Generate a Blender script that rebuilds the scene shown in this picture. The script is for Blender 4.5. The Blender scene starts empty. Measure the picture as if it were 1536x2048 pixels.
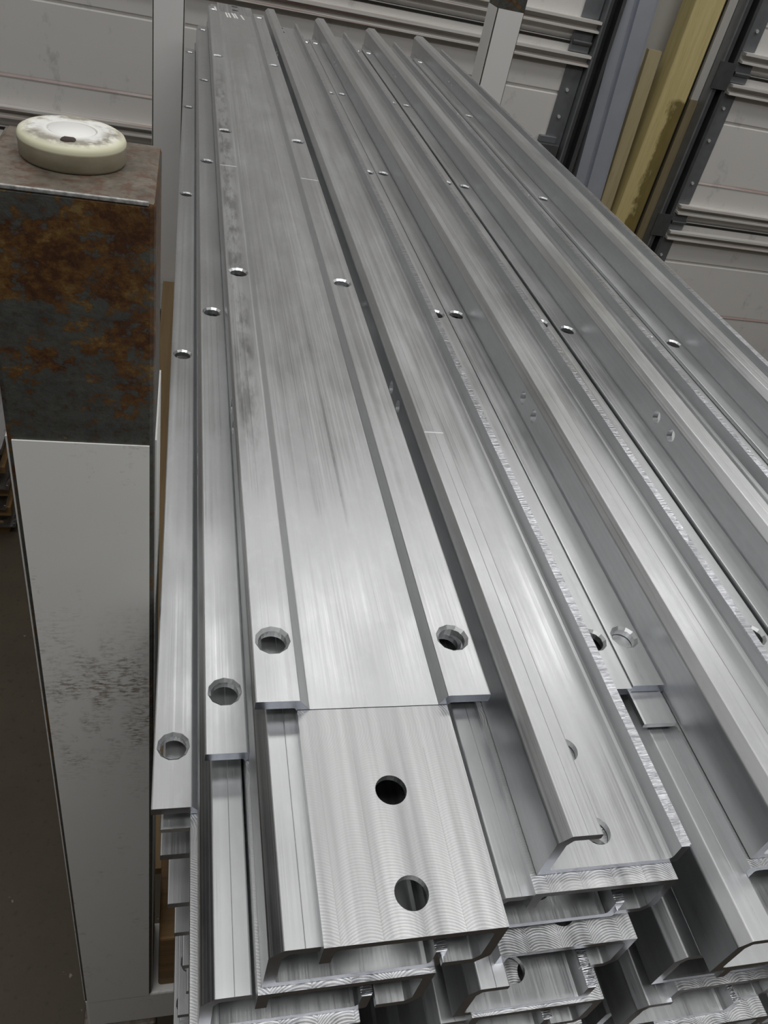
import bpy, bmesh, math, random
from mathutils import Matrix, Vector
random.seed(7)
S = bpy.context.scene
COL = S.collection

# ------------------------------------------------------------------ camera, world, lights
CAM_R = [[0.96614153, -0.17644934, 0.18824501], [0.02760251, -0.65472378, -0.75536407], [0.25653198, 0.73498463, -0.62768538]]
CAM_C = [-0.0475883, -0.2497566, 0.2972541]
FPX = 1570.62
cam_d = bpy.data.cameras.new('camera'); cam = bpy.data.objects.new('camera', cam_d); COL.objects.link(cam)
cam_d.sensor_fit = 'VERTICAL'; cam_d.sensor_height = 32.0; cam_d.sensor_width = 24.0
cam_d.lens = FPX / 2048 * 32.0
cam_d.clip_start = 0.01; cam_d.clip_end = 60
r0, r1, r2 = [Vector(v) for v in CAM_R]
m3 = Matrix((r0, -r1, -r2)).transposed()
cam.matrix_world = Matrix.Translation(Vector(CAM_C)) @ m3.to_4x4()
S.camera = cam
S.view_settings.view_transform = 'Standard'; S.view_settings.look = 'None'
S.view_settings.gamma = 1; S.view_settings.use_curve_mapping = False
S.view_settings.exposure = 0.20

w = bpy.data.worlds.new('room_air'); S.world = w; w.use_nodes = True
w.node_tree.nodes['Background'].inputs[0].default_value = (0.55, 0.56, 0.60, 1)
w.node_tree.nodes['Background'].inputs[1].default_value = 0.25

def area(name, loc, sx, sy, power, rz=0.0, color=(0.99, 0.985, 0.97)):
    l = bpy.data.lights.new(name, 'AREA'); l.shape = 'RECTANGLE'; l.size = sx; l.size_y = sy
    l.energy = power; l.color = color
    o = bpy.data.objects.new(name, l); COL.objects.link(o)
    o.location = loc; o.rotation_euler = (0, 0, rz)
    return o
# shop ceiling strip lamps
area('strip_lamp_front', (0.9, 1.62, 1.84), 3.8, 0.36, 17, 0.12)
area('strip_lamp_over', (0.4, 0.40, 1.86), 3.0, 0.40, 4.5, 0.05)
area('strip_lamp_mid', (0.2, -0.55, 1.86), 3.2, 0.35, 26, 0.0)
area('strip_lamp_rear', (0.0, -1.60, 1.86), 3.6, 0.40, 7, 0.0)
area('strip_lamp_left', (-2.4, 0.6, 1.86), 0.4, 3.4, 8)
area('strip_lamp_right', (3.4, 0.4, 1.86), 0.4, 3.4, 19)

# ------------------------------------------------------------------ node helpers
def new_mat(name):
    m = bpy.data.materials.new(name); m.use_nodes = True
    nt = m.node_tree; b = nt.nodes['Principled BSDF']
    return m, nt, b
class NB:
    def __init__(s, nt): s.nt = nt
    def n(s, t, **kw):
        x = s.nt.nodes.new(t)
        for k, v in kw.items(): setattr(x, k, v)
        return x
    def put(s, inp, v):
        if isinstance(v, bpy.types.NodeSocket): s.nt.links.new(v, inp)
        else:
            if isinstance(v, (tuple, list)) and len(v) == 3 and inp.type == 'RGBA': v = (*v, 1)
            inp.default_value = v
    def math(s, op, a, b=0.0, c=None, clamp=False):
        x = s.n('ShaderNodeMath', operation=op, use_clamp=clamp)
        s.put(x.inputs[0], a); s.put(x.inputs[1], b)
        if c is not None: s.put(x.inputs[2], c)
        return x.outputs[0]
    def coord(s, which='Object'):
        return s.n('ShaderNodeTexCoord').outputs[which]
    def sep(s, v):
        x = s.n('ShaderNodeSeparateXYZ'); s.put(x.inputs[0], v); return x.outputs
    def comb(s, x, y, z):
        c = s.n('ShaderNodeCombineXYZ'); s.put(c.inputs[0], x); s.put(c.inputs[1], y); s.put(c.inputs[2], z); return c.outputs[0]
    def vmul(s, v, k):
        x = s.n('ShaderNodeVectorMath', operation='MULTIPLY'); s.put(x.inputs[0], v); x.inputs[1].default_value = k; return x.outputs[0]
    def vadd(s, v, k):
        x = s.n('ShaderNodeVectorMath', operation='ADD'); s.put(x.inputs[0], v); s.put(x.inputs[1], k); return x.outputs[0]
    def noise(s, v, scale=1.0, detail=4.0, rough=0.55, out='Fac'):
        x = s.n('ShaderNodeTexNoise'); s.put(x.inputs['Vector'], v); x.inputs['Scale'].default_value = scale
        x.inputs['Detail'].default_value = detail; x.inputs['Roughness'].default_value = rough
        return x.outputs[out]
    def ramp(s, f, stops, interp='LINEAR'):
        x = s.n('ShaderNodeValToRGB'); s.put(x.inputs[0], f); cr = x.color_ramp; cr.interpolation = interp
        while len(cr.elements) < len(stops): cr.elements.new(0.5)
        for e, (p, c) in zip(cr.elements, stops):
            e.position = p
            if not isinstance(c, (tuple, list)): c = (c, c, c)
            e.color = (*c, 1)
        return x.outputs[0]
    def maprange(s, v, a, b, c=0.0, d=1.0, smooth=False):
        x = s.n('ShaderNodeMapRange'); x.clamp = True
        if smooth: x.interpolation_type = 'SMOOTHSTEP'
        s.put(x.inputs[0], v)
        for i, q in enumerate((a, b, c, d)): s.put(x.inputs[i + 1], q)
        return x.outputs[0]
    def mix(s, f, a, b, blend='MIX'):
        x = s.n('ShaderNodeMix', data_type='RGBA', blend_type=blend)
        s.put(x.inputs[0], f); s.put(x.inputs[6], a); s.put(x.inputs[7], b); return x.outputs[2]
    def bump(s, h, strength=0.2, dist=0.001, normal=None):
        x = s.n('ShaderNodeBump'); x.inputs['Strength'].default_value = strength; x.inputs['Distance'].default_value = dist
        s.put(x.inputs['Height'], h)
        if normal is not None: s.put(x.inputs['Normal'], normal)
        return x.outputs[0]
    def rnd(s): return s.n('ShaderNodeObjectInfo').outputs['Random']

def simple(name, col, rough=0.6, metal=0.0, var=0.12, scale=40, bumps=0.0):
    m, nt, b = new_mat(name); k = NB(nt)
    n = k.noise(k.coord(), scale, 4)
    c = k.mix(n, tuple(x * (1 - var) for x in col), tuple(min(1, x * (1 + var)) for x in col))
    k.put(b.inputs['Base Color'], c); b.inputs['Roughness'].default_value = rough; b.inputs['Metallic'].default_value = metal
    if bumps: k.put(b.inputs['Normal'], k.bump(n, bumps, 0.002))
    return m

# ---- extruded aluminium: die lines along the length, faint dull patches, scratches
def aluminium(name, base=(0.66, 0.672, 0.682), smudge=False, rough=0.37):
    m, nt, b = new_mat(name); k = NB(nt)
    co = k.coord(); r = k.rnd()
    off = k.comb(0.0, k.math('MULTIPLY', r, 7.0), k.math('MULTIPLY', r, 3.0))
    v = k.vadd(co, off)
    fine = k.noise(k.vmul(v, (1500, 2.0, 1500)), 1, 2, 0.6)
    broad = k.noise(k.vmul(v, (260, 1.2, 260)), 1, 3, 0.6)
    blot = k.noise(k.vmul(v, (26, 9, 26)), 1, 5, 0.6)
    rg = k.math('ADD', k.maprange(fine, 0.3, 0.7, -0.05, 0.05), k.maprange(blot, 0.35, 0.7, rough - 0.04, rough + 0.10))
    rg = k.math('ADD', rg, k.maprange(broad, 0.3, 0.7, -0.035, 0.035))
    k.put(b.inputs['Roughness'], rg)
    c = k.mix(k.maprange(broad, 0.3, 0.7), tuple(x * 0.94 for x in base), tuple(min(1, x * 1.04) for x in base))
    c = k.mix(k.maprange(blot, 0.45, 0.72, 0, 0.30), c, tuple(x * 0.86 for x in base))
    spot = k.noise(k.vmul(v, (150, 75, 150)), 1, 5, 0.65)
    c = k.mix(k.maprange(spot, 0.50, 0.66, 0, 0.35), c, tuple(min(1, x * 1.10) for x in base))
    if smudge:
        x, y, z = k.sep(co)
        side = k.math('LESS_THAN', x, 0.0098)
        rng = k.math('MULTIPLY', k.maprange(y, 0.10, 0.22), k.maprange(y, 1.25, 1.0))
        sm = k.noise(k.vmul(v, (70, 16, 10)), 1, 4, 0.65)
        sx = k.math('MULTIPLY', k.maprange(x, -0.0100, -0.0070), k.maprange(x, 0.0085, 0.002))
        f = k.math('MULTIPLY', k.math('MULTIPLY', side, rng), k.math('MULTIPLY', k.maprange(sm, 0.46, 0.60), sx))
        c = k.mix(k.math('MULTIPLY', f, 0.55), c, (0.16, 0.155, 0.15))
    k.put(b.inputs['Base Color'], c)
    b.inputs['Metallic'].default_value = 1.0
    bmp = k.bump(k.math('ADD', fine, k.math('MULTIPLY', broad, 1.5)), 0.035, 0.0006)
    k.put(b.inputs['Normal'], bmp)
    return m
M_ALU = aluminium('extruded_aluminium')
M_ALU_SM = aluminium('extruded_aluminium_greasy', smudge=True)

# ---- face milled aluminium: overlapping cutter passes with arc marks
def milled():
    m, nt, b = new_mat('milled_aluminium'); k = NB(nt)
    co = k.coord(); x, y, z = k.sep(co); r = k.rnd()
    px = k.math('ADD', k.math('MULTIPLY', x, 1 / 0.0165), k.math('ADD', k.math('MULTIPLY', r, 0.6), 4.0))
    idx = k.math('FLOOR', px); fr = k.math('SUBTRACT', px, idx)
    wn = k.n('ShaderNodeTexWhiteNoise', noise_dimensions='1D'); k.put(wn.inputs['W'], k.math('ADD', idx, k.math('MULTIPLY', r, 31)))
    rv = wn.outputs['Value']
    fc = k.math('SUBTRACT', fr, k.math('ADD', 0.2, k.math('MULTIPLY', rv, 0.6)))
    arc = k.math('ADD', y, k.math('MULTIPLY', k.math('MULTIPLY', fc, fc), 0.012))
    wob = k.noise(k.vmul(co, (90, 300, 90)), 1, 2)
    arc = k.math('ADD', arc, k.math('MULTIPLY', wob, 0.0012))
    s1 = k.math('SINE', k.math('MULTIPLY', arc, 2 * math.pi / 0.00125))
    # cross pass beside the shoulder
    fx = k.math('ADD', x, k.math('MULTIPLY', k.math('POWER', k.math('ABSOLUTE', k.math('ADD', y, 0.046)), 2.0), 40.0))
    s2 = k.math('SINE', k.math('MULTIPLY', k.math('ADD', fx, k.math('MULTIPLY', wob, 0.001)), 2 * math.pi / 0.0014))
    sel = k.maprange(k.math('ADD', y, k.math('MULTIPLY', wob, 0.002)), -0.0580, -0.0575)
    s = k.math('ADD', k.math('MULTIPLY', s1, k.math('SUBTRACT', 1.0, sel)), k.math('MULTIPLY', s2, sel))
    tone = k.noise(k.vmul(co, (150, 3.5, 150)), 1, 3)
    grit = k.noise(k.vmul(co, (900, 900, 900)), 1, 2)
    seam = k.math('MULTIPLY', k.maprange(fr, 0.05, 0.0), k.math('SUBTRACT', 1.0, sel))
    c = k.mix(k.maprange(tone, 0.3, 0.7), (0.36, 0.365, 0.375), (0.74, 0.745, 0.755))
    c = k.mix(k.math('MULTIPLY', rv, 0.35), c, (0.84, 0.845, 0.85))
    c = k.mix(k.math('MULTIPLY', k.maprange(s, -1, 1), 0.20), c, (0.45, 0.45, 0.45))
    c = k.mix(k.math('MULTIPLY', seam, 0.45), c, (0.42, 0.42, 0.42))
    k.put(b.inputs['Base Color'], c); b.inputs['Metallic'].default_value = 1.0
    k.put(b.inputs['Roughness'], k.maprange(tone, 0.3, 0.7, 0.40, 0.52))
    h = k.math('ADD', k.math('ADD', k.math('MULTIPLY', s, 0.5), grit), k.math('MULTIPLY', rv, 2.0))
    k.put(b.inputs['Normal'], k.bump(h, 0.10, 0.0006))
    return m
M_MILL = milled()

def sawn():
    m, nt, b = new_mat('sawn_aluminium'); k = NB(nt)
    co = k.coord(); x, y, z = k.sep(co)
    s = k.noise(k.vmul(co, (60, 620, 60)), 1, 3, 0.7)
    k.put(b.inputs['Base Color'], k.mix(k.maprange(s, 0.35, 0.62), (0.45, 0.46, 0.49), (0.80, 0.81, 0.85)))
    b.inputs['Metallic'].default_value = 1.0; b.inputs['Roughness'].default_value = 0.28
    k.put(b.inputs['Normal'], k.bump(s, 0.30, 0.0012))
    return m
M_SAWN = sawn()
M_END = simple('saw_cut_end_face', (0.34, 0.355, 0.405), 0.28, 1.0, 0.15, 400)  # same aluminium; dark navy reflection on the cut ends put into the base colour

def rusty():
    m, nt, b = new_mat('rusty_mill_scale_steel'); k = NB(nt)
    co = k.coord()
    n1 = k.noise(k.vmul(co, (26, 26, 30)), 1, 8, 0.68)
    n2 = k.noise(k.vadd(k.vmul(co, (60, 60, 75)), (3, 1, 7)), 1, 6, 0.7)
    n3 = k.noise(k.vadd(k.vmul(co, (420, 420, 420)), (9, 1, 2)), 1, 3, 0.6)
    n4 = k.noise(k.vadd(k.vmul(co, (150, 150, 170)), (2, 6, 4)), 1, 6, 0.7)
    n5 = k.noise(k.vadd(k.vmul(co, (14, 14, 18)), (8, 3, 5)), 1, 3, 0.5)
    base = k.mix(n2, (0.045, 0.050, 0.053), (0.150, 0.150, 0.130))
    base = k.mix(k.maprange(n4, 0.42, 0.62, 0, 0.5), base, (0.045, 0.040, 0.030))
    z = k.math('ADD', k.sep(co)[2], -1.20)
    mk = k.math('ADD', k.math('MULTIPLY', n1, 0.58), k.math('MULTIPLY', n4, 0.42))
    amt = k.math('ADD', mk, k.maprange(z, 0.070, 0.120, -0.035, 0.030))
    f = k.maprange(amt, 0.495, 0.53)
    rust = k.ramp(k.math('ADD', k.math('MULTIPLY', n2, 0.5), k.math('MULTIPLY', n4, 0.5)), [(0.36, (0.028, 0.011, 0.006)), (0.47, (0.066, 0.026, 0.009)), (0.54, (0.125, 0.062, 0.016)), (0.60, (0.20, 0.135, 0.048)), (0.68, (0.22, 0.19, 0.11))])
    c = k.mix(f, base, rust)
    sp = k.math('MULTIPLY', k.maprange(n4, 0.56, 0.62), k.maprange(n5, 0.42, 0.58))
    c = k.mix(k.math('MULTIPLY', sp, 0.8), c, (0.085, 0.034, 0.012))
    c = k.mix(k.math('MULTIPLY', k.maprange(n3, 0.60, 0.70), 0.35), c, (0.10, 0.03, 0.015))
    geo = k.n('ShaderNodeNewGeometry')
    up = k.maprange(k.sep(geo.outputs['Normal'])[2], 0.6, 0.9)
    top = k.mix(k.maprange(n2, 0.35, 0.65), (0.095, 0.080, 0.060), (0.185, 0.160, 0.130))
    top = k.mix(k.math('MULTIPLY', k.maprange(n4, 0.50, 0.60), 0.75), top, (0.095, 0.042, 0.022))
    c = k.mix(up, c, top)
    k.put(b.inputs['Base Color'], c)
    b.inputs['Roughness'].default_value = 0.55
    k.put(b.inputs['Metallic'], k.maprange(f, 0, 1, 0.35, 0.0))
    k.put(b.inputs['Normal'], k.bump(k.math('ADD', n1, n3), 0.25, 0.0012))
    return m
M_RUST = rusty()
M_WORN = simple('worn_bright_steel_edge', (0.60, 0.56, 0.50), 0.4, 0.5, 0.95, 420)

def white_paint():
    m, nt, b = new_mat('scuffed_white_sheet'); k = NB(nt)
    co = k.coord()
    n1 = k.noise(k.vmul(co, (45, 45, 22)), 1, 6, 0.7)
    n2 = k.noise(k.vadd(k.vmul(co, (150, 150, 420)), (1, 2, 3)), 1, 4, 0.65)
    n3 = k.noise(k.vadd(k.vmul(co, (9, 9, 9)), (4, 2, 8)), 1, 3)
    c = k.mix(n3, (0.80, 0.795, 0.77), (0.87, 0.865, 0.845))
    f = k.math('MULTIPLY', k.maprange(n1, 0.56, 0.72), k.maprange(n2, 0.48, 0.66))
    z = k.math('ADD', k.sep(co)[2], -1.20)
    band = k.math('MULTIPLY', k.maprange(z, -0.30, -0.20), k.maprange(z, -0.08, -0.16))
    f2 = k.math('MULTIPLY', k.math('MULTIPLY', band, k.maprange(n1, 0.44, 0.62)), k.maprange(n2, 0.46, 0.60))
    c = k.mix(k.math('MULTIPLY', f, 0.75), c, (0.25, 0.18, 0.11))
    c = k.mix(k.math('MULTIPLY', f2, 0.8), c, (0.20, 0.14, 0.09))
    k.put(b.inputs['Base Color'], c); b.inputs['Roughness'].default_value = 0.45
    return m
M_WHITE = white_paint()
M_CLEAN = simple('clean_white_sheet', (0.86, 0.855, 0.84), 0.45, 0, 0.03, 6)
M_BLACK = simple('black_edge_steel', (0.02, 0.02, 0.022), 0.5)

def puck_mat():
    m, nt, b = new_mat('dirty_cream_plastic'); k = NB(nt)
    co = k.coord(); x, y, z = k.sep(co)
    rr = k.math('SQRT', k.math('ADD', k.math('MULTIPLY', x, x), k.math('MULTIPLY', y, y)))
    n1 = k.noise(k.vmul(co, (140, 140, 140)), 1, 6, 0.7)
    n2 = k.noise(k.vadd(k.vmul(co, (60, 60, 60)), (5, 1, 2)), 1, 4, 0.6)
    ring = k.math('MULTIPLY', k.maprange(rr, 0.0115, 0.016), k.maprange(rr, 0.0222, 0.0195))
    dirt = k.math('MULTIPLY', ring, k.maprange(k.math('ADD', k.math('MULTIPLY', n1, 0.5), k.math('MULTIPLY', n2, 0.5)), 0.44, 0.54))
    edge = k.maprange(rr, 0.017, 0.0225)
    c = k.mix(edge, (0.86, 0.855, 0.82), (0.74, 0.72, 0.52))
    c = k.mix(k.math('MULTIPLY', dirt, 0.8), c, (0.20, 0.17, 0.11))
    side = k.maprange(z, 0.0086, 0.0078)
    sc = k.mix(k.noise(k.vmul(co, (70, 70, 110)), 1, 4), (0.19, 0.16, 0.105), (0.50, 0.46, 0.35))
    c = k.mix(side, c, sc)
    k.put(b.inputs['Base Color'], c); b.inputs['Roughness'].default_value = 0.42
    return m
M_PUCK = puck_mat()
M_PLUG = simple('clean_white_plastic', (0.86, 0.855, 0.83), 0.4, 0, 0.03, 60)
M_GRIT = simple('dark_grit', (0.05, 0.035, 0.03), 0.8, 0, 0.4, 900)

def wood(name, a, bcol, axis=0, stain=None):
    m, nt, b = new_mat(name); k = NB(nt)
    co = k.coord(); r = k.rnd()
    v = k.vadd(co, k.comb(k.math('MULTIPLY', r, 5), k.math('MULTIPLY', r, 9), k.math('MULTIPLY', r, 3)))
    sc = [60, 60, 60]; sc[axis] = 3
    g = k.noise(k.vmul(v, tuple(sc)), 1, 5, 0.6)
    g2 = k.noise(k.vmul(v, tuple(x * 5 for x in sc)), 1, 3, 0.6)
    c = k.mix(k.maprange(g, 0.3, 0.7), a, bcol)
    c = k.mix(k.math('MULTIPLY', k.maprange(g2, 0.55, 0.75), 0.35), c, tuple(q * 0.5 for q in a))
    if stain:
        x, y, z = k.sep(k.coord())
        n = k.noise(k.vmul(k.coord(), (30, 30, 14)), 1, 5, 0.65)
        f = k.maprange(k.math('ADD', k.math('ADD', k.math('MULTIPLY', x, stain[1]), stain[2]), k.math('MULTIPLY', n, 0.35)), 0.5, 0.56)
        f = k.math('MULTIPLY', f, k.maprange(k.math('ADD', z, k.math('MULTIPLY', n, 0.03)), stain[0] + 0.012, stain[0]))
        c = k.mix(k.math('MULTIPLY', f, 0.85), c, k.mix(n, (0.06, 0.042, 0.006), (0.20, 0.145, 0.022)))
    k.put(b.inputs['Base Color'], c); b.inputs['Roughness'].default_value = 0.65
    k.put(b.inputs['Normal'], k.bump(g2, 0.15, 0.001))
    return m
M_LUMBER = wood('brown_lumber', (0.20, 0.115, 0.045), (0.33, 0.20, 0.085))
M_PLY = wood('plywood', (0.23, 0.15, 0.07), (0.32, 0.22, 0.11), 1)
M_YELLOW = wood('yellow_varnished_pine', (0.58, 0.47, 0.20), (0.70, 0.59, 0.29), 2, stain=(-0.145, 3.4, 0.345))
M_TAN = wood('tan_board', (0.40, 0.33, 0.18), (0.50, 0.42, 0.25), 2)
M_STAINED = wood('stained_trim', (0.29, 0.235, 0.13), (0.40, 0.33, 0.20), 2)

def door_paint():
    m, nt, b = new_mat('offwhite_door_panel'); k = NB(nt)
    co = k.coord(); x, y, z = k.sep(co)
    n1 = k.noise(k.vmul(co, (3, 3, 5)), 1, 5, 0.6)
    n2 = k.noise(k.vadd(k.vmul(co, (14, 14, 9)), (3, 8, 1)), 1, 6, 0.7)
    n3 = k.noise(k.vmul(co, (5, 5, 60)), 1, 3)
    c = k.mix(n1, (0.72, 0.70, 0.67), (0.82, 0.80, 0.77))
    c = k.mix(k.math('MULTIPLY', k.maprange(n2, 0.60, 0.75), 0.45), c, (0.28, 0.275, 0.27))
    # faded red pencil streaks left on the sheet, one per section
    zz = k.math('ADD', z, k.math('ADD', k.math('MULTIPLY', n3, 0.006), 0.42 + 0.53 * 4))
    fr = k.math('MODULO', zz, 0.53)
    line = k.math('MULTIPLY', k.maprange(fr, 0.0, 0.003), k.maprange(fr, 0.013, 0.008))
    c = k.mix(k.math('MULTIPLY', line, k.maprange(n1, 0.3, 0.6, 0.25, 0.75)), c, (0.42, 0.24, 0.21))
    k.put(b.inputs['Base Color'], c); b.inputs['Roughness'].default_value = 0.5
    return m
M_DOOR = door_paint()
def strut_mat():
    m, nt, b = new_mat('offwhite_strut'); k = NB(nt)
    co = k.coord(); n = k.noise(k.vmul(co, (3, 20, 60)), 1, 4)
    c = k.mix(n, (0.66, 0.64, 0.60), (0.80, 0.78, 0.75))
    f = k.maprange(k.noise(k.vadd(k.vmul(co, (2.2, 60, 120)), (3, 2, 1)), 1, 3), 0.55, 0.66)
    c = k.mix(k.math('MULTIPLY', f, 0.6), c, (0.40, 0.20, 0.15))
    k.put(b.inputs['Base Color'], c); b.inputs['Roughness'].default_value = 0.45
    return m
M_STRUT = strut_mat()
M_GALV = simple('galvanised_steel', (0.26, 0.27, 0.285), 0.45, 0.55, 0.25, 30)
M_GALV_D = simple('dark_galvanised_steel', (0.10, 0.105, 0.105), 0.5, 0.4, 0.3, 30)
M_BOLT = simple('zinc_bolt', (0.80, 0.80, 0.78), 0.4, 0.4)
M_BLUEALU = simple('bluish_anodised_aluminium', (0.56, 0.59, 0.66), 0.40, 0.45, 0.12, 12)
M_WALL = simple('offwhite_wall', (0.74, 0.72, 0.68), 0.8, 0, 0.06, 8)
M_SHADE = simple('painted_dark_shade', (0.025, 0.021, 0.016), 0.7)  # near-black colour standing in for shade in the door joints and gap
M_CEIL = simple('grey_ceiling', (0.345, 0.347, 0.35), 0.9, 0, 0.05, 3)
M_SIDE = simple('dim_shop_wall', (0.34, 0.34, 0.35), 0.9, 0, 0.1, 3)
M_REAR = simple('dark_shop_wall', (0.030, 0.033, 0.050), 0.9, 0, 0.1, 3)
def floor_mat():
    m, nt, b = new_mat('oily_concrete'); k = NB(nt)
    co = k.coord()
    n1 = k.noise(co, 7, 8, 0.65); n2 = k.noise(co, 90, 4); n3 = k.noise(co, 38, 3)
    c = k.mix(n1, (0.050, 0.038, 0.023), (0.105, 0.082, 0.052))
    c = k.mix(k.math('MULTIPLY', k.maprange(n2, 0.58, 0.72), 0.5), c, (0.03, 0.024, 0.016))
    c = k.mix(k.math('MULTIPLY', k.maprange(n3, 0.72, 0.75), 0.6), c, (0.42, 0.38, 0.31))
    k.put(b.inputs['Base Color'], c); b.inputs['Roughness'].default_value = 0.6
    k.put(b.inputs['Normal'], k.bump(n2, 0.2, 0.002))
    return m
M_FLOOR = floor_mat()
M_INK = simple('white_marker', (0.88, 0.88, 0.86), 0.6)
M_SCRIBE = simple('scribed_bright_line', (0.85, 0.85, 0.85), 0.5, 0.3)
M_CABLE = simple('black_cable', (0.02, 0.02, 0.02), 0.6)

# ------------------------------------------------------------------ mesh helpers
def link(name, me, mat=None, parent=None, loc=None):
    o = bpy.data.objects.new(name, me); COL.objects.link(o)
    if mat is not None and len(me.materials) == 0: me.materials.append(mat)
    if parent: o.parent = parent
    if loc: o.location = loc
    return o
def tag(o, label, cat=None, group=None, kind=None):
    if label: o['label'] = label
    if cat: o['category'] = cat
    if group: o['group'] = group
    if kind: o['kind'] = kind
    return o
def empty(name, loc=(0, 0, 0)):
    o = bpy.data.objects.new(name, None); COL.objects.link(o); o.location = loc; o.empty_display_size = 0.05; return o
def finish(bm, name, smooth_angle=None):
    bmesh.ops.recalc_face_normals(bm, faces=bm.faces[:])
    me = bpy.data.meshes.new(name); bm.to_mesh(me); bm.free()
    if smooth_angle:
        me.polygons.foreach_set('use_smooth', [True] * len(me.polygons))
        me.set_sharp_from_angle(angle=math.radians(smooth_angle))
    return me
def box_bm(bm, x0, x1, y0, y1, z0, z1, bev=0.0):
    r = bmesh.ops.create_cube(bm, size=1.0)
    for v in r['verts']:
        v.co = Vector((x0 + (v.co.x + .5) * (x1 - x0), y0 + (v.co.y + .5) * (y1 - y0), z0 + (v.co.z + .5) * (z1 - z0)))
    if bev:
        es = list({e for v in r['verts'] for e in v.link_edges})
        bmesh.ops.bevel(bm, geom=es, offset=bev, segments=2, affect='EDGES', profile=0.5)
def box(name, x0, x1, y0, y1, z0, z1, mat, parent=None, bev=0.0):
    bm = bmesh.new(); box_bm(bm, x0, x1, y0, y1, z0, z1, bev)
    return link(name, finish(bm, name), mat, parent)
def cyl_bm(bm, c, r, d, axis='Z', n=24, r2=None):
    rot = {'Z': Matrix(), 'Y': Matrix.Rotation(math.pi / 2, 4, 'X'), 'X': Matrix.Rotation(math.pi / 2, 4, 'Y')}[axis]
    return bmesh.ops.create_cone(bm, cap_ends=True, segments=n, radius1=r, radius2=r if r2 is None else r2, depth=d, matrix=Matrix.Translation(c) @ rot)
def round_poly(pts):
    out = []; n = len(pts)
    for i, p in enumerate(pts):
        x, z = p[0], p[1]; r = p[2] if len(p) > 2 else 0.0
        if r <= 0: out.append((x, z)); continue
        a = Vector((pts[i - 1][0] - x, pts[i - 1][1] - z)); b = Vector((pts[(i + 1) % n][0] - x, pts[(i + 1) % n][1] - z))
        la, lb = a.length, b.length; a.normalize(); b.normalize()
        ang = a.angle(b); t = r / math.tan(ang / 2); t = min(t, la * 0.48, lb * 0.48)
        p0 = Vector((x, z)) + a * t; p1 = Vector((x, z)) + b * t; c = Vector((x, z))
        seg = 3 if r > 0.0015 else 2
        for s in range(seg + 1):
            u = s / seg
            out.append(tuple((1 - u) ** 2 * p0 + 2 * u * (1 - u) * c + u * u * p1))
    return out
def extrude(pts, y0, y1, name, smooth=35):
    pts = round_poly(pts); bm = bmesh.new()
    a = [bm.verts.new((x, y0, z)) for x, z in pts]; b = [bm.verts.new((x, y1, z)) for x, z in pts]
    n = len(pts)
    for i in range(n): bm.faces.new((a[i], a[(i + 1) % n], b[(i + 1) % n], b[i]))
    f0 = bm.faces.new(a); f1 = bm.faces.new(b[::-1])
    f0.normal_update(); f1.normal_update(); bmesh.ops.triangulate(bm, faces=[f0, f1], ngon_method='EAR_CLIP')
    return finish(bm, name)
def cut(me, cutter_bm, name, smooth=35):
    bmesh.ops.recalc_face_normals(cutter_bm, faces=cutter_bm.faces[:])
    cm = bpy.data.meshes.new('cutter'); cutter_bm.to_mesh(cm); cutter_bm.free()
    o = bpy.data.objects.new('tmp_a', me); c = bpy.data.objects.new('tmp_b', cm); COL.objects.link(o); COL.objects.link(c)
    md = o.modifiers.new('b', 'BOOLEAN'); md.object = c; md.operation = 'DIFFERENCE'; md.solver = 'MANIFOLD'
    dg = bpy.context.evaluated_depsgraph_get(); dg.update()
    r = bpy.data.meshes.new_from_object(o.evaluated_get(dg)); r.name = name
    bpy.data.objects.remove(o); bpy.data.objects.remove(c)
    r.polygons.foreach_set('use_smooth', [False] * len(r.polygons))
    return r

# ------------------------------------------------------------------ the room
def struct(o): o['kind'] = 'structure'; return o
FZ = -1.20; WY = 2.60
struct(box('floor', -5, 6, -4, 3.2, FZ - 0.1, FZ, M_FLOOR))
struct(box('ceiling', -5, 6, -4, 3.2, 2.05, 2.15, M_CEIL))
struct(box('wall_left', -5.1, -5, -4, 3.2, FZ, 2.05, M_REAR))
struct(box('wall_right', 6, 6.1, -4, 3.2, FZ, 2.05, M_SIDE))
struct(box('wall_front', -5, 6, -4.1, -4, FZ, 2.05, M_REAR))
struct(box('wall_back', -5, 6, WY + 0.13, WY + 0.25, FZ, 2.05, M_WALL))

# sectional doors: sections, struts, stiles, hinges, bolts
JOINT = [-0.04 + 0.53 * k for k in range(-1, 4)]
def section_profile(z0, z1):
    d = 0.045; g = z1 - 0.16; r = z1 - 0.38; pts = []
    F = WY
    pts += [(F + d, z0), (F + 0.010, z0), (F, z0 + 0.012)]
    pts += [(F, r - 0.006), (F - 0.003, r), (F, r + 0.006)]
    pts += [(F, g - 0.007), (F + 0.006, g - 0.003), (F + 0.006, g + 0.003), (F, g + 0.007)]
    pts += [(F, z1 - 0.012), (F + 0.010, z1), (F + d, z1)]
    return pts
def extrude_x(pts, x0, x1, name):
    bm = bmesh.new(); n = len(pts)
    a = [bm.verts.new((x0, y, z)) for y, z in pts]; b = [bm.verts.new((x1, y, z)) for y, z in pts]
    for i in range(n): bm.faces.new((a[i], a[(i + 1) % n], b[(i + 1) % n], b[i]))
    f0 = bm.faces.new(a); f1 = bm.faces.new(b[::-1]); f0.normal_update(); f1.normal_update(); bmesh.ops.triangulate(bm, faces=[f0, f1])
    return finish(bm, name)
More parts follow.
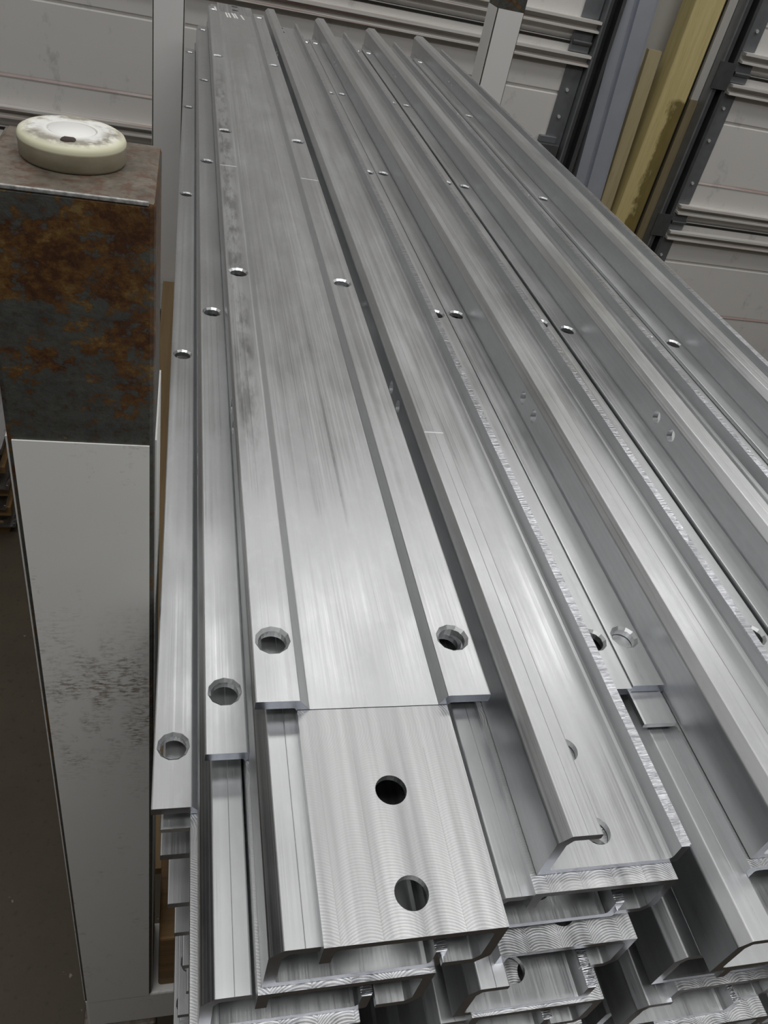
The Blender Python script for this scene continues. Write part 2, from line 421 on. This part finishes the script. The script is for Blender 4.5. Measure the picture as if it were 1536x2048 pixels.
def door(name, x0, x1, sx0, sx1, sside):
    """x0..x1 panels, sx0..sx1 end stile, sside=+1 when the track is on the right"""
    d = tag(empty(name, (0, 0, 0)), None, kind='structure')
    zs = [FZ] + JOINT + [1.75]
    for z0, z1 in zip(zs[:-1], zs[1:]):
        link('door_section', extrude_x(section_profile(z0 + 0.001, z1 - 0.001), x0, x1, 'door_section'), M_DOOR, d)
        box('end_stile', sx0, sx1, WY - 0.004, WY - 0.0005, z0 + 0.07, z1 - 0.07, M_GALV, d)
        for zz in (z0 + 0.14, z0 + 0.30, z1 - 0.13):
            for xx in (0.5,):
                bm = bmesh.new(); cyl_bm(bm, (sx0 + (sx1 - sx0) * random.uniform(.42, .62), WY - 0.006, zz + random.uniform(-.02, .02)), 0.0055, 0.006, 'Y', 10)
                link('rivet', finish(bm, 'rivet', 40), M_BOLT, d)
    for zj in JOINT:
        for dz in (0.050, -0.050):
            pr = [(WY, zj + dz - 0.016), (WY - 0.030, zj + dz - 0.016), (WY - 0.030, zj + dz - 0.010), (WY - 0.006, zj + dz - 0.006),
                  (WY - 0.006, zj + dz + 0.006), (WY - 0.034, zj + dz + 0.010), (WY - 0.034, zj + dz + 0.018), (WY, zj + dz + 0.018)]
            sx = (x0, sx1 + 0.006) if sside > 0 else (sx0 + 0.012, x1)
            link('door_strut', extrude_x(pr, sx[0], sx[1], 'door_strut'), M_STRUT, d)
        box('joint_shadow_line', x0, x1, WY - 0.0015, WY + 0.004, zj - 0.010, zj - 0.003, M_SHADE, d)  # dark strip added as the shadow line of the section joint
        hx0, hx1 = (sx0 - 0.012, sx1 - 0.004) if sside > 0 else (sx0 + 0.006, sx1 + 0.012)
        h = box('hinge', hx0, hx1, WY - 0.012, WY - 0.001, zj - 0.030, zj + 0.030, M_GALV, d, 0.002)
        bm = bmesh.new(); cyl_bm(bm, ((hx0 + hx1) / 2, WY - 0.016, zj), 0.007, (hx1 - hx0) * 0.95, 'X', 12); link('hinge_pin', finish(bm, 'hinge_pin', 40), M_GALV_D, h)
    return d
door('door_1', -4.2, 1.255, 1.195, 1.258, 1)
door('door_2', 1.812, 5.5, 1.808, 1.868, -1)
# roller bracket low on the first door
rb = tag(empty('roller_bracket', (1.19, WY - 0.03, -0.36)), 'dark steel roller bracket low on the first door beside its track', 'bracket')
box('bracket_plate', -0.075, 0.055, -0.004, 0.029, -0.055, 0.0, M_GALV_D, rb, 0.002)
box('bracket_tab', -0.02, 0.045, 0.015, 0.029, 0.0, 0.022, M_GALV, rb, 0.002)

# track of the first door: thin folded channel
def chan(name, x0, x1, y0, y1, t, z0, z1, mat, parent=None):
    bm = bmesh.new()
    pts = [(x0, y0), (x0 + 0.012, y0), (x0 + 0.012, y0 + t), (x0 + t, y0 + t), (x0 + t, y1 - t), (x1 - t, y1 - t), (x1 - t, y0 + t), (x1 - 0.012, y0 + t), (x1 - 0.012, y0), (x1, y0), (x1, y1), (x0, y1)]
    a = [bm.verts.new((x, y, z0)) for x, y in pts]; b = [bm.verts.new((x, y, z1)) for x, y in pts]; n = len(pts)
    for i in range(n): bm.faces.new((a[i], a[(i + 1) % n], b[(i + 1) % n], b[i]))
    f0 = bm.faces.new(a); f1 = bm.faces.new(b[::-1]); f0.normal_update(); f1.normal_update(); bmesh.ops.triangulate(bm, faces=[f0, f1])
    return link(name, finish(bm, name), mat, parent)
tr = tag(empty('trim_1'), None, kind='structure')
chan('track_channel', 1.268, 1.322, WY - 0.03, WY + 0.03, 0.003, FZ, 1.7, M_GALV_D, tr)
box('track_edge', 1.2615, 1.2675, WY - 0.034, WY + 0.03, FZ, 1.7, M_GALV, tr)
box('track_flange', 1.3225, 1.345, WY + 0.01, WY + 0.02, FZ, 1.7, M_GALV, tr)
tr2 = tag(empty('trim_2'), None, kind='structure')
chan('track_channel', 1.752, 1.800, WY - 0.03, WY + 0.03, 0.003, FZ, 1.7, M_GALV_D, tr2)
box('track_edge', 1.7435, 1.751, WY - 0.030, WY + 0.03, FZ, 1.7, M_GALV, tr2)
for zj in JOINT: box('track_bracket', 1.735, 1.80, WY - 0.036, WY - 0.0305, zj - 0.055, zj + 0.03, M_GALV_D, tr2)
tr3 = tag(empty('trim_3'), None, kind='structure')
box('upper_trim_strip', 1.712, 1.742, WY + 0.02, WY + 0.06, -0.150, 1.9, M_WALL, tr3)
box('lower_trim_strip', 1.711, 1.743, WY + 0.018, WY + 0.06, FZ, -0.1505, M_STAINED, tr3)
struct(box('gap_shade_strip', 1.670, 1.7105, WY + 0.03, WY + 0.07, FZ, 1.9, M_SHADE))  # dark strip put in for the shade of the gap beside the timber

def leaning(name, pts, z0, z1, xb, xt, y, mat, label, cat):
    """vertical prism with a plan outline pts, leaning from xb at z0 to xt at z1"""
    bm = bmesh.new(); n = len(pts)
    a = [bm.verts.new((px, py, 0)) for px, py in pts]; b = [bm.verts.new((px + xt - xb, py, z1 - z0)) for px, py in pts]
    for i in range(n): bm.faces.new((a[i], a[(i + 1) % n], b[(i + 1) % n], b[i]))
    f0 = bm.faces.new(a); f1 = bm.faces.new(b[::-1]); f0.normal_update(); f1.normal_update(); bmesh.ops.triangulate(bm, faces=[f0, f1])
    o = link(name, finish(bm, name), mat, None, (xb, y, z0)); tag(o, label, cat); return o
# bluish aluminium profile leaning on the wall between the doors
leaning('aluminium_profile', [(0, 0), (0.030, -0.012), (0.034, -0.012), (0.034, -0.002), (0.046, -0.002), (0.046, -0.022), (0.105, -0.022), (0.105, -0.004), (0.122, -0.004), (0.122, 0.03), (0, 0.03)],
        FZ, 1.2, 1.412, 1.240, WY - 0.01, M_BLUEALU, 'tall bluish aluminium profile leaning upright between the two doors', 'profile')
leaning('tan_board', [(0, 0), (0.05, 0), (0.05, 0.02), (0, 0.02)], FZ, -0.022, 1.525, 1.472, WY - 0.005, M_TAN, 'short thin tan board leaning beside the yellow timber', 'board')
yb = box('yellow_timber', 1.562, 1.668, WY - 0.03, WY + 0.06, FZ, 1.9, M_YELLOW, None, 0.004)
yb.data.transform(Matrix.Translation((-1.615, 0, 0))); yb.location = (1.615, 0, 0)
tag(yb, 'thick yellow pine timber post with dark oil stain between the doors', 'timber')

# ------------------------------------------------------------------ channel bars
HAT = [(-0.0105, 0, .0008), (0.0098, 0, .0012), (0.0150, -0.0068, .0012), (0.0780, -0.0068, .0012), (0.0815, 0, .0012), (0.1034, 0, .0008), (0.1034, -0.0055, .0006),
       (0.0838, -0.0055, .0012), (0.0824, -0.0080), (0.0824, -0.0345, .0012), (0.0766, -0.0403, .0012), (0.0622, -0.0403, .0006), (0.0622, -0.0363, .0006), (0.0750, -0.0363, .001),
       (0.0778, -0.0330, .001), (0.0778, -0.0108, .003), (0.0138, -0.0108, .002), (0.0138, -0.0218), (0.0092, -0.0218), (0.0092, -0.0080), (0.0080, -0.0055, .001), (-0.0105, -0.0055, .0006)]
TONGUE = [(0.0092, -0.0071), (0.0824, -0.0071), (0.0824, -0.0345, .0012), (0.0766, -0.0403, .0012), (0.0622, -0.0403, .0006), (0.0622, -0.0363, .0006), (0.0750, -0.0363, .001),
          (0.0778, -0.0330, .001), (0.0778, -0.0108, .003), (0.0138, -0.0108, .002), (0.0138, -0.0218), (0.0092, -0.0218)]
UP = [(0, 0), (0.0732, 0, .002), (0.0732, 0.0150), (0.0687, 0.0150), (0.0687, 0.0037, .003), (0.0050, 0.0037, .0015), (0.0050, 0.0267, .001), (0.0074, 0.0305, .001), (0.0202, 0.0305, .0005),
      (0.0202, 0.0345, .0008), (0.0133, 0.0345), (0.0131, 0.03435), (0.0129, 0.0345), (0.0054, 0.0345, .0012), (0, 0.0289, .002)]
PITCH = 0.4165; FE0 = -0.036; FE1 = 4 * PITCH + 0.036; TE0 = -0.1395; TE1 = 4 * PITCH + 0.1395; ULEN = 1.943
def hat_mesh():
    me = extrude(HAT, FE0, FE1, 'flanged_bar'); c = bmesh.new()
    for k in range(5):
        for x in (-0.0002, 0.0925):
            cyl_bm(c, (x, k * PITCH, -0.003), 0.0070, 0.02, n=24)
    me = cut(me, c, 'flanged_bar')
    c = bmesh.new()
    for k in range(5):
        for x in (-0.0002, 0.0925):
            bmesh.ops.create_cone(c, cap_ends=True, segments=11, radius1=0.0066, radius2=0.0106, depth=0.004, matrix=Matrix.Translation((x, k * PITCH, -0.0002)) @ Matrix.Rotation(random.uniform(-.12, .12), 4, 'Z'))
    return cut(me, c, 'flanged_bar')
def tongue_mesh(near=True):
    me = extrude(TONGUE, TE0, FE0 - 0.0002, 'milled_end'); c = bmesh.new()
    for y in (TE0 + 0.0165, TE0 + 0.0607): cyl_bm(c, (0.0461, y, -0.01), 0.0070, 0.03, n=28)
    me = cut(me, c, 'milled_end')
    return me
def up_mesh():
    me = extrude(UP, 0, ULEN, 'lipped_bar'); c = bmesh.new()
    for y in (0.0165, 0.0607, ULEN - 0.0607, ULEN - 0.0165): cyl_bm(c, (0.0358, y, 0.002), 0.0070, 0.02, n=28)
    for y in (0.355, 0.382, ULEN - 0.355, ULEN - 0.382): cyl_bm(c, (0.0025, y, 0.0192), 0.0056, 0.02, 'X', n=20)
    return cut(me, c, 'lipped_bar')
def sawn_mesh():
    bm = bmesh.new(); n = 150; prev = None
    for i in range(n + 1):
        y = ULEN * 0.0002 + (ULEN * 0.9996) * i / n
        j = random.uniform(-0.0003, 0.0003)
        row = [bm.verts.new((0.0685, y, 0.0148)), bm.verts.new((0.0684, y, 0.0155 + j)), bm.verts.new((0.0736 + j * 0.6, y, 0.0157 - j)), bm.verts.new((0.0734, y, 0.0148))]
        if prev:
            for q in range(4): bm.faces.new((prev[q], prev[(q + 1) % 4], row[(q + 1) % 4], row[q]))
        else: bm.faces.new(row)
        prev = row
    bm.faces.new(prev[::-1])
    return finish(bm, 'sawn_edge')
ME_HAT = hat_mesh(); ME_HAT.materials.clear(); ME_HAT.materials.append(M_ALU)
ME_TON = tongue_mesh(); ME_TON.materials.clear(); ME_TON.materials.append(M_MILL)
ME_UP = up_mesh(); ME_UP.materials.clear(); ME_UP.materials.append(M_ALU)
def split_mats(me, mats, ends, top_z=None):
    me.materials.clear()
    for q in mats: me.materials.append(q)
    for p in me.polygons:
        if abs(p.normal.y) > 0.95 and any(abs(p.center.y - e) < 0.001 for e in ends): p.material_index = 1
        elif top_z is not None: p.material_index = 0 if (p.normal.z > 0.9 and p.center.z > top_z) else 2
        else: p.material_index = 0
split_mats(ME_HAT, [M_ALU, M_END], (FE0, FE1))
split_mats(ME_TON, [M_MILL, M_END, M_ALU], (TE0, FE0 - 0.0002), -0.0080)
split_mats(ME_UP, [M_ALU, M_END], (0, ULEN))
ME_SAW = sawn_mesh(); ME_SAW.materials.append(M_SAWN)
# far milled end: the same piece turned end for end (mirrored along the length)
ME_TON2 = ME_TON.copy(); ME_TON2.name = 'milled_end_far'
ME_TON2.transform(Matrix.Translation((0, 4 * PITCH, 0)) @ Matrix.Scale(-1, 4, (0, 1, 0))); ME_TON2.flip_normals()

def hat(x, y, z, label, group, smudge=False):
    t = empty('flanged_channel', (x, y, z)); tag(t, label, 'channel', group)
    o = link('flanged_bar', ME_HAT, None, t)
    if smudge:
        o.material_slots[0].link = 'OBJECT'; o.material_slots[0].material = M_ALU_SM
    a = link('milled_end', ME_TON, None, t); a['label'] = 'milled tongue with two bolt holes'
    link('milled_end', ME_TON2, None, t)
    return t
def up(x, y, z, label, group, sawn=True):
    t = empty('lipped_channel', (x, y, z)); tag(t, label, 'channel', group)
    link('lipped_bar', ME_UP, None, t)
    s = link('sawn_edge', ME_SAW, None, t); s['label'] = 'rough sawn bright edge'
    return t

COLN = ['leftmost column', 'second column from the left', 'third column from the left', 'fourth column from the left', 'rightmost column']
ORD = ['top', 'second', 'third', 'fourth', 'fifth', 'sixth', 'seventh', 'eighth', 'ninth', 'tenth', 'eleventh', 'twelfth', 'thirteenth', 'fourteenth']
GH = 'flanged aluminium channels in the stack'; GU = 'lipped aluminium channels in the stack'
LP = 0.0447
# (x, y shift, z of flange top) per column, top layer first
lay = [
    [(0, 0, 0), (-0.0204, 0.0002, -0.0402), (-0.045, -0.0011, -0.0852), (-0.0400, -0.003, -0.130), (-0.0353, -0.004, -0.188), (-0.0306, -0.003, -0.232), (-0.0243, -0.004, -0.283), (-0.0205, -0.004, -0.330), (-0.0253, -0.004, -0.376)],
    [(0.1037, 0.0240, -0.0325), (0.0975, 0.0155, -0.0765), (0.0925, 0.004, None), (0.098, 0.006, None)],
    [(0.2180, 0.0254, -0.0320), (0.2118, -0.003, -0.0735), (0.2075, 0.002, None), (0.213, -0.005, None)],
    [(0.3338, 0.0107, -0.0298), (0.329, 0.004, -0.0725), (0.324, 0.0, None)],
    [(0.4484, -0.0044, -0.0264), (0.4445, 0.006, -0.0700), (0.4400, 0.0, None)],
]
BOT = -0.575
for ci, L in enumerate(lay):
    nl = 14 if ci == 0 else 13
    full = []
    for i in range(nl):
        if i < len(L): x, y, z = L[i]
        else:
            b = full[-1]; x = L[-1][0] + random.uniform(-.003, .003); y = random.uniform(-.012, .008); z = None
        if z is None:
            # even spacing from the last measured layer down to the timbers
            k0 = max(j for j in range(len(L)) if L[j][2] is not None); z = L[k0][2] + (BOT - L[k0][2]) * (i - k0) / (nl - 1 - k0)
        full.append((x, y, z))
    for i, (x, y, z) in enumerate(full):
        if ci == 0 and i == 0:
            lab = 'wide flanged aluminium channel lying uncovered on top, left, with dark smudges on its left flange'
        else:
            lab = 'flanged aluminium channel, %s flanged layer of the %s' % (ORD[i], COLN[ci])
        hat(x, y, z, lab, GH, smudge=(ci == 0 and i == 0))
        # the lipped channel hooked into the underside of this one, standing in the next one down
        if i + 1 < nl:
            nz = full[i + 1][2] - 0.0068; nx = full[i + 1][0]
            ux = x - 0.0095; uz = nz + 0.0003
            uy = -0.137 + random.uniform(-.006, .010)
            if ci == 0 and i == 0: uy = -0.137; ux = -0.0098
            if ci == 0 and i == 1: uy = -0.1355; ux = -0.0325
            if ci == 0 and i >= 2: uy = 0.04; ux = max(x - 0.0095, nx + 0.0113)
            if ci == 1 and i == 0: uy = -0.1145; ux = 0.0945; uz = -0.0775
            if ci == 1 and i == 1: uy = -0.1340; ux = 0.0915
            if ci == 2 and i == 0: uy = -0.1440; ux = 0.2085
            if ci == 2 and i == 1: uy = -0.1330
            up(ux, uy, uz, 'lipped aluminium channel hooked under the %s flanged layer of the %s' % (ORD[i], COLN[ci]), GU)
    if ci > 0:
        x, y, z = full[0]
        ty = {1: -0.1075, 2: -0.110, 3: -0.1295, 4: -0.133}[ci]
        tx = {1: 0.1160, 2: 0.2291, 3: 0.3450, 4: 0.4597}[ci]
        wh = {1: 'open lipped aluminium channel with two round holes, right of the wide smudged channel', 2: 'second open-topped lipped channel to the right of the wide smudged one',
              3: 'third open-topped lipped channel to the right of the wide smudged one', 4: 'outermost open-topped lipped channel along the right edge of the stack'}[ci]
        up(tx, ty, z - 0.0066, wh, 'open lipped channels on top')

# flat strips peeking out under flanges
ME_FS = extrude([(0, 0, .001), (0.0205, 0, .001), (0.0205, 0.0035), (0, 0.0035, .0015)], 0, 0.4, 'flat_strip')
fs = link('flat_strip', ME_FS, M_ALU, None, (0.2070, -0.0320, -0.0415)); tag(fs, 'short flat aluminium strip poking out under a flange, third column', 'strip', 'flat strips')
fs = link('flat_strip', ME_FS, None, None, (-0.0508, -0.0400, -0.1040)); tag(fs, 'flat aluminium strip poking out under the left edge of the stack, beside the white post', 'strip', 'flat strips')

# scribed lines and marker strokes on the metal
def mark(name, pts, z, wdt, mat, label):
    bm = bmesh.new(); (x0, y0), (x1, y1) = pts
    d = Vector((x1 - x0, y1 - y0, 0)); n = Vector((-d.y, d.x, 0)).normalized() * wdt / 2; p, q = Vector((x0, y0, z)), Vector((x1, y1, z))
    up_ = Vector((0, 0, 0.0001)); lo = Vector((0, 0, -0.0003))
    vs = [bm.verts.new(v) for v in (p - n + lo, q - n + lo, q + n + lo, p + n + lo, p - n + up_, q - n + up_, q + n + up_, p + n + up_)]
    for f in ((0, 1, 2, 3), (4, 5, 6, 7), (0, 1, 5, 4), (1, 2, 6, 5), (2, 3, 7, 6), (3, 0, 4, 7)): bm.faces.new([vs[i] for i in f])
    o = link(name, finish(bm, name), mat); return o
HOBJ = [o for o in COL.objects if o.get('label', '').startswith('wide flanged')][0]
for pts in (((-0.0095, 0.698), (0.0090, 0.699)), ((0.0825, 0.690), (0.1028, 0.689))):
    o = mark('scribed_line', pts, 0.0, 0.0012, M_SCRIBE, ''); o.parent = HOBJ; o['label'] = 'thin white scribed line'
TOP_M = [o for o in COL.objects if o.get('label', '').startswith('open lipped aluminium channel with two')][0]
o = mark('scribed_line', ((0.0055, 0.300), (0.0198, 0.300)), 0.0345, 0.0010, M_SCRIBE, ''); o.parent = TOP_M; o['label'] = 'thin white scribed line'
strokes = [((0.002, 1.706), (0.0065, 1.640))]
for pts, zz in ((((0.0045, 1.66), (0.0020, 1.70)), 0.0), (((0.028, 1.650), (0.025, 1.70)), -0.0068), (((0.0335, 1.652), (0.0305, 1.70)), -0.0068), (((0.043, 1.655), (0.038, 1.705)), -0.0068), (((0.048, 1.655), (0.043, 1.705)), -0.0068), (((0.061, 1.655), (0.056, 1.70)), -0.0068)):
    o = mark('marker_stroke', pts, zz, 0.0034, M_INK, ''); o.parent = HOBJ; o['label'] = 'white marker stroke'

# ------------------------------------------------------------------ storage rack
rack = tag(empty('stacking_rack', (0, 0, FZ)), 'steel stacking rack with white posts and rusty tops carrying the bars', 'rack')
PX = [(-0.1314, -0.0592), (0.690, 0.7622)]; PY = [(0.100, 0.1795), (1.95, 2.0295)]
def post(x0, x1, y0, y1, ztop, wtop, label, wm=M_CLEAN):
    def L(z): return z - FZ
    p = box('post', x0, x1, y0, y1, L(-0.744), L(ztop), M_RUST, rack, 0.0025); p['label'] = label
    e = 0.0026
    box('white_panel', x0 + e, x1 - e, y0 - 0.0009, y0 + 0.001, L(-0.744), L(wtop), wm, p)
    box('white_panel', x1 - 0.001, x1 + 0.0009, y0 + e * 2, y1 - e, L(-0.744), L(wtop), wm, p)
    box('white_panel', x0 - 0.0009, x0 + 0.001, y0 + e, y1 - e, L(-0.744), L(wtop), wm, p)
    return p
pn = post(*PX[0], *PY[0], 0.168, 0.040, 'rusty steel post top with scuffed white sides', M_WHITE)
box('worn_edge', PX[0][0] + 0.002, PX[0][1] - 0.003, PY[0][0] - 0.0003, PY[0][0] + 0.0012, 0.168 - FZ - 0.0016, 0.168 - FZ + 0.0002, M_WORN, pn, 0.0004)
post(*PX[0], *PY[1], 0.20, 0.070, 'far left white post')
post(*PX[1], *PY[1], 0.20, 0.072, 'far right white post')
post(*PX[1], *PY[0], 0.168, 0.040, 'near right white post')
def L(z): return z - FZ
for y0, y1 in PY:
    box('base_beam', PX[0][0], PX[1][1], y0, y1, L(-0.825), L(-0.744), M_WHITE, rack, 0.003)
for x0 in (0.02, 0.42):
    box('base_rail', x0, x0 + 0.075, PY[0][1], PY[1][0], L(-0.825), L(-0.746), M_GALV, rack, 0.003)
for x0, x1 in PX:
    for y0, y1 in PY:
        box('foot', x0 - 0.006, x1 + 0.006, y0 - 0.006, y1 + 0.006, L(FZ), L(-0.825), M_RUST, rack, 0.003)
ply = box('plywood_sheet', -0.10, 0.66, 0.24, 1.94, -0.7455, -0.730, M_PLY); tag(ply, 'brown plywood sheet lying on the rack base under the stack', 'plywood')
zs = BOT - 0.0403
for i, (y0, y1, zb, lab) in enumerate(((0.108, 0.215, -0.744, 'rough brown timber under the near end of the stack'), (0.90, 1.0, -0.730, 'rough brown timber under the middle of the stack'), (1.62, 1.72, -0.730, 'rough brown timber under the far end of the stack'))):
    o = box('timber_bearer', -0.052, 0.62, y0, y1, zb, zs, M_LUMBER, None, 0.003); tag(o, lab, 'timber', 'timbers under the stack')

# ------------------------------------------------------------------ white disc on the post
pk = tag(empty('plastic_disc', (-0.0968, 0.1435, 0.1681)), 'round dirty cream plastic disc resting on the rusty post top', 'disc')
def lathe(prof, name, n=56, sm=40):
    bm = bmesh.new(); rings = []
    for r, z in prof:
        rings.append([bm.verts.new((r * math.cos(2 * math.pi * i / n), r * math.sin(2 * math.pi * i / n), z)) for i in range(n)] if r > 0 else [bm.verts.new((0, 0, z))])
    for a, b in zip(rings[:-1], rings[1:]):
        for i in range(n):
            j = (i + 1) % n
            if len(b) == 1: bm.faces.new((a[i], a[j], b[0]))
            elif len(a) == 1: bm.faces.new((a[0], b[j], b[i]))
            else: bm.faces.new((a[i], a[j], b[j], b[i]))
    return finish(bm, name, sm)
link('disc_body', lathe([(0, 0), (0.0218, 0), (0.0228, 0.0012), (0.0230, 0.0076), (0.0231, 0.0092), (0.0224, 0.0108), (0.0208, 0.0118), (0.0180, 0.0122), (0.0107, 0.0122), (0.0105, 0.0108), (0, 0.0108)], 'disc_body'), M_PUCK, pk)
link('centre_plug', lathe([(0, 0.0107), (0.0099, 0.0107), (0.0099, 0.0119), (0.0094, 0.0123), (0, 0.0124)], 'centre_plug'), M_PLUG, pk)
bm = bmesh.new(); bmesh.ops.create_icosphere(bm, subdivisions=2, radius=0.0029)
for v in bm.verts: v.co = Vector((v.co.x * 1.2, v.co.y * 1.0, v.co.z * 0.35)) * random.uniform(.85, 1.1) + Vector((-0.0045, -0.0150, 0.0124))
link('dirt_lump', finish(bm, 'dirt_lump', 50), M_GRIT, pk)
pk.rotation_euler = (math.radians(0.0), 0, 0.3)

# ------------------------------------------------------------------ second pile in the background, left
def lumber(x0, x1, y0, y1, z0, z1, lab):
    o = box('timber_bearer', x0, x1, y0, y1, z0, z1, M_LUMBER, None, 0.002); tag(o, lab, 'timber', 'timbers in the far left pile')
PX1 = -0.440; PYE = 1.36
lumber(-1.15, PX1 - 0.02, PYE + 0.02, PYE + 0.11, FZ, FZ + 0.035, 'bottom timber of the far left pile on the floor')
zc = FZ + 0.035
ROW = ['bottom row', 'second row', 'third row', 'fourth row', 'top row']
for lv in range(5):
    for c in range(2):
        up(PX1 - 0.0732 - 0.0765 * c - 0.014 * (lv % 2), PYE - 0.008 * lv, zc, 'lipped channel in the far left floor pile, %s, %s' % (ROW[lv], ('right bar', 'left bar')[c]), 'bars in the far left pile')
    zc += 0.0350
    if lv < 4:
        hgt = (0.030, 0.036, 0.020, 0.030)[lv]
        lumber(-1.15, PX1 - 0.006, PYE + 0.004, PYE + 0.09, zc, zc + hgt, 'timber spacer above the %s of the far left pile' % ROW[lv]); zc += hgt
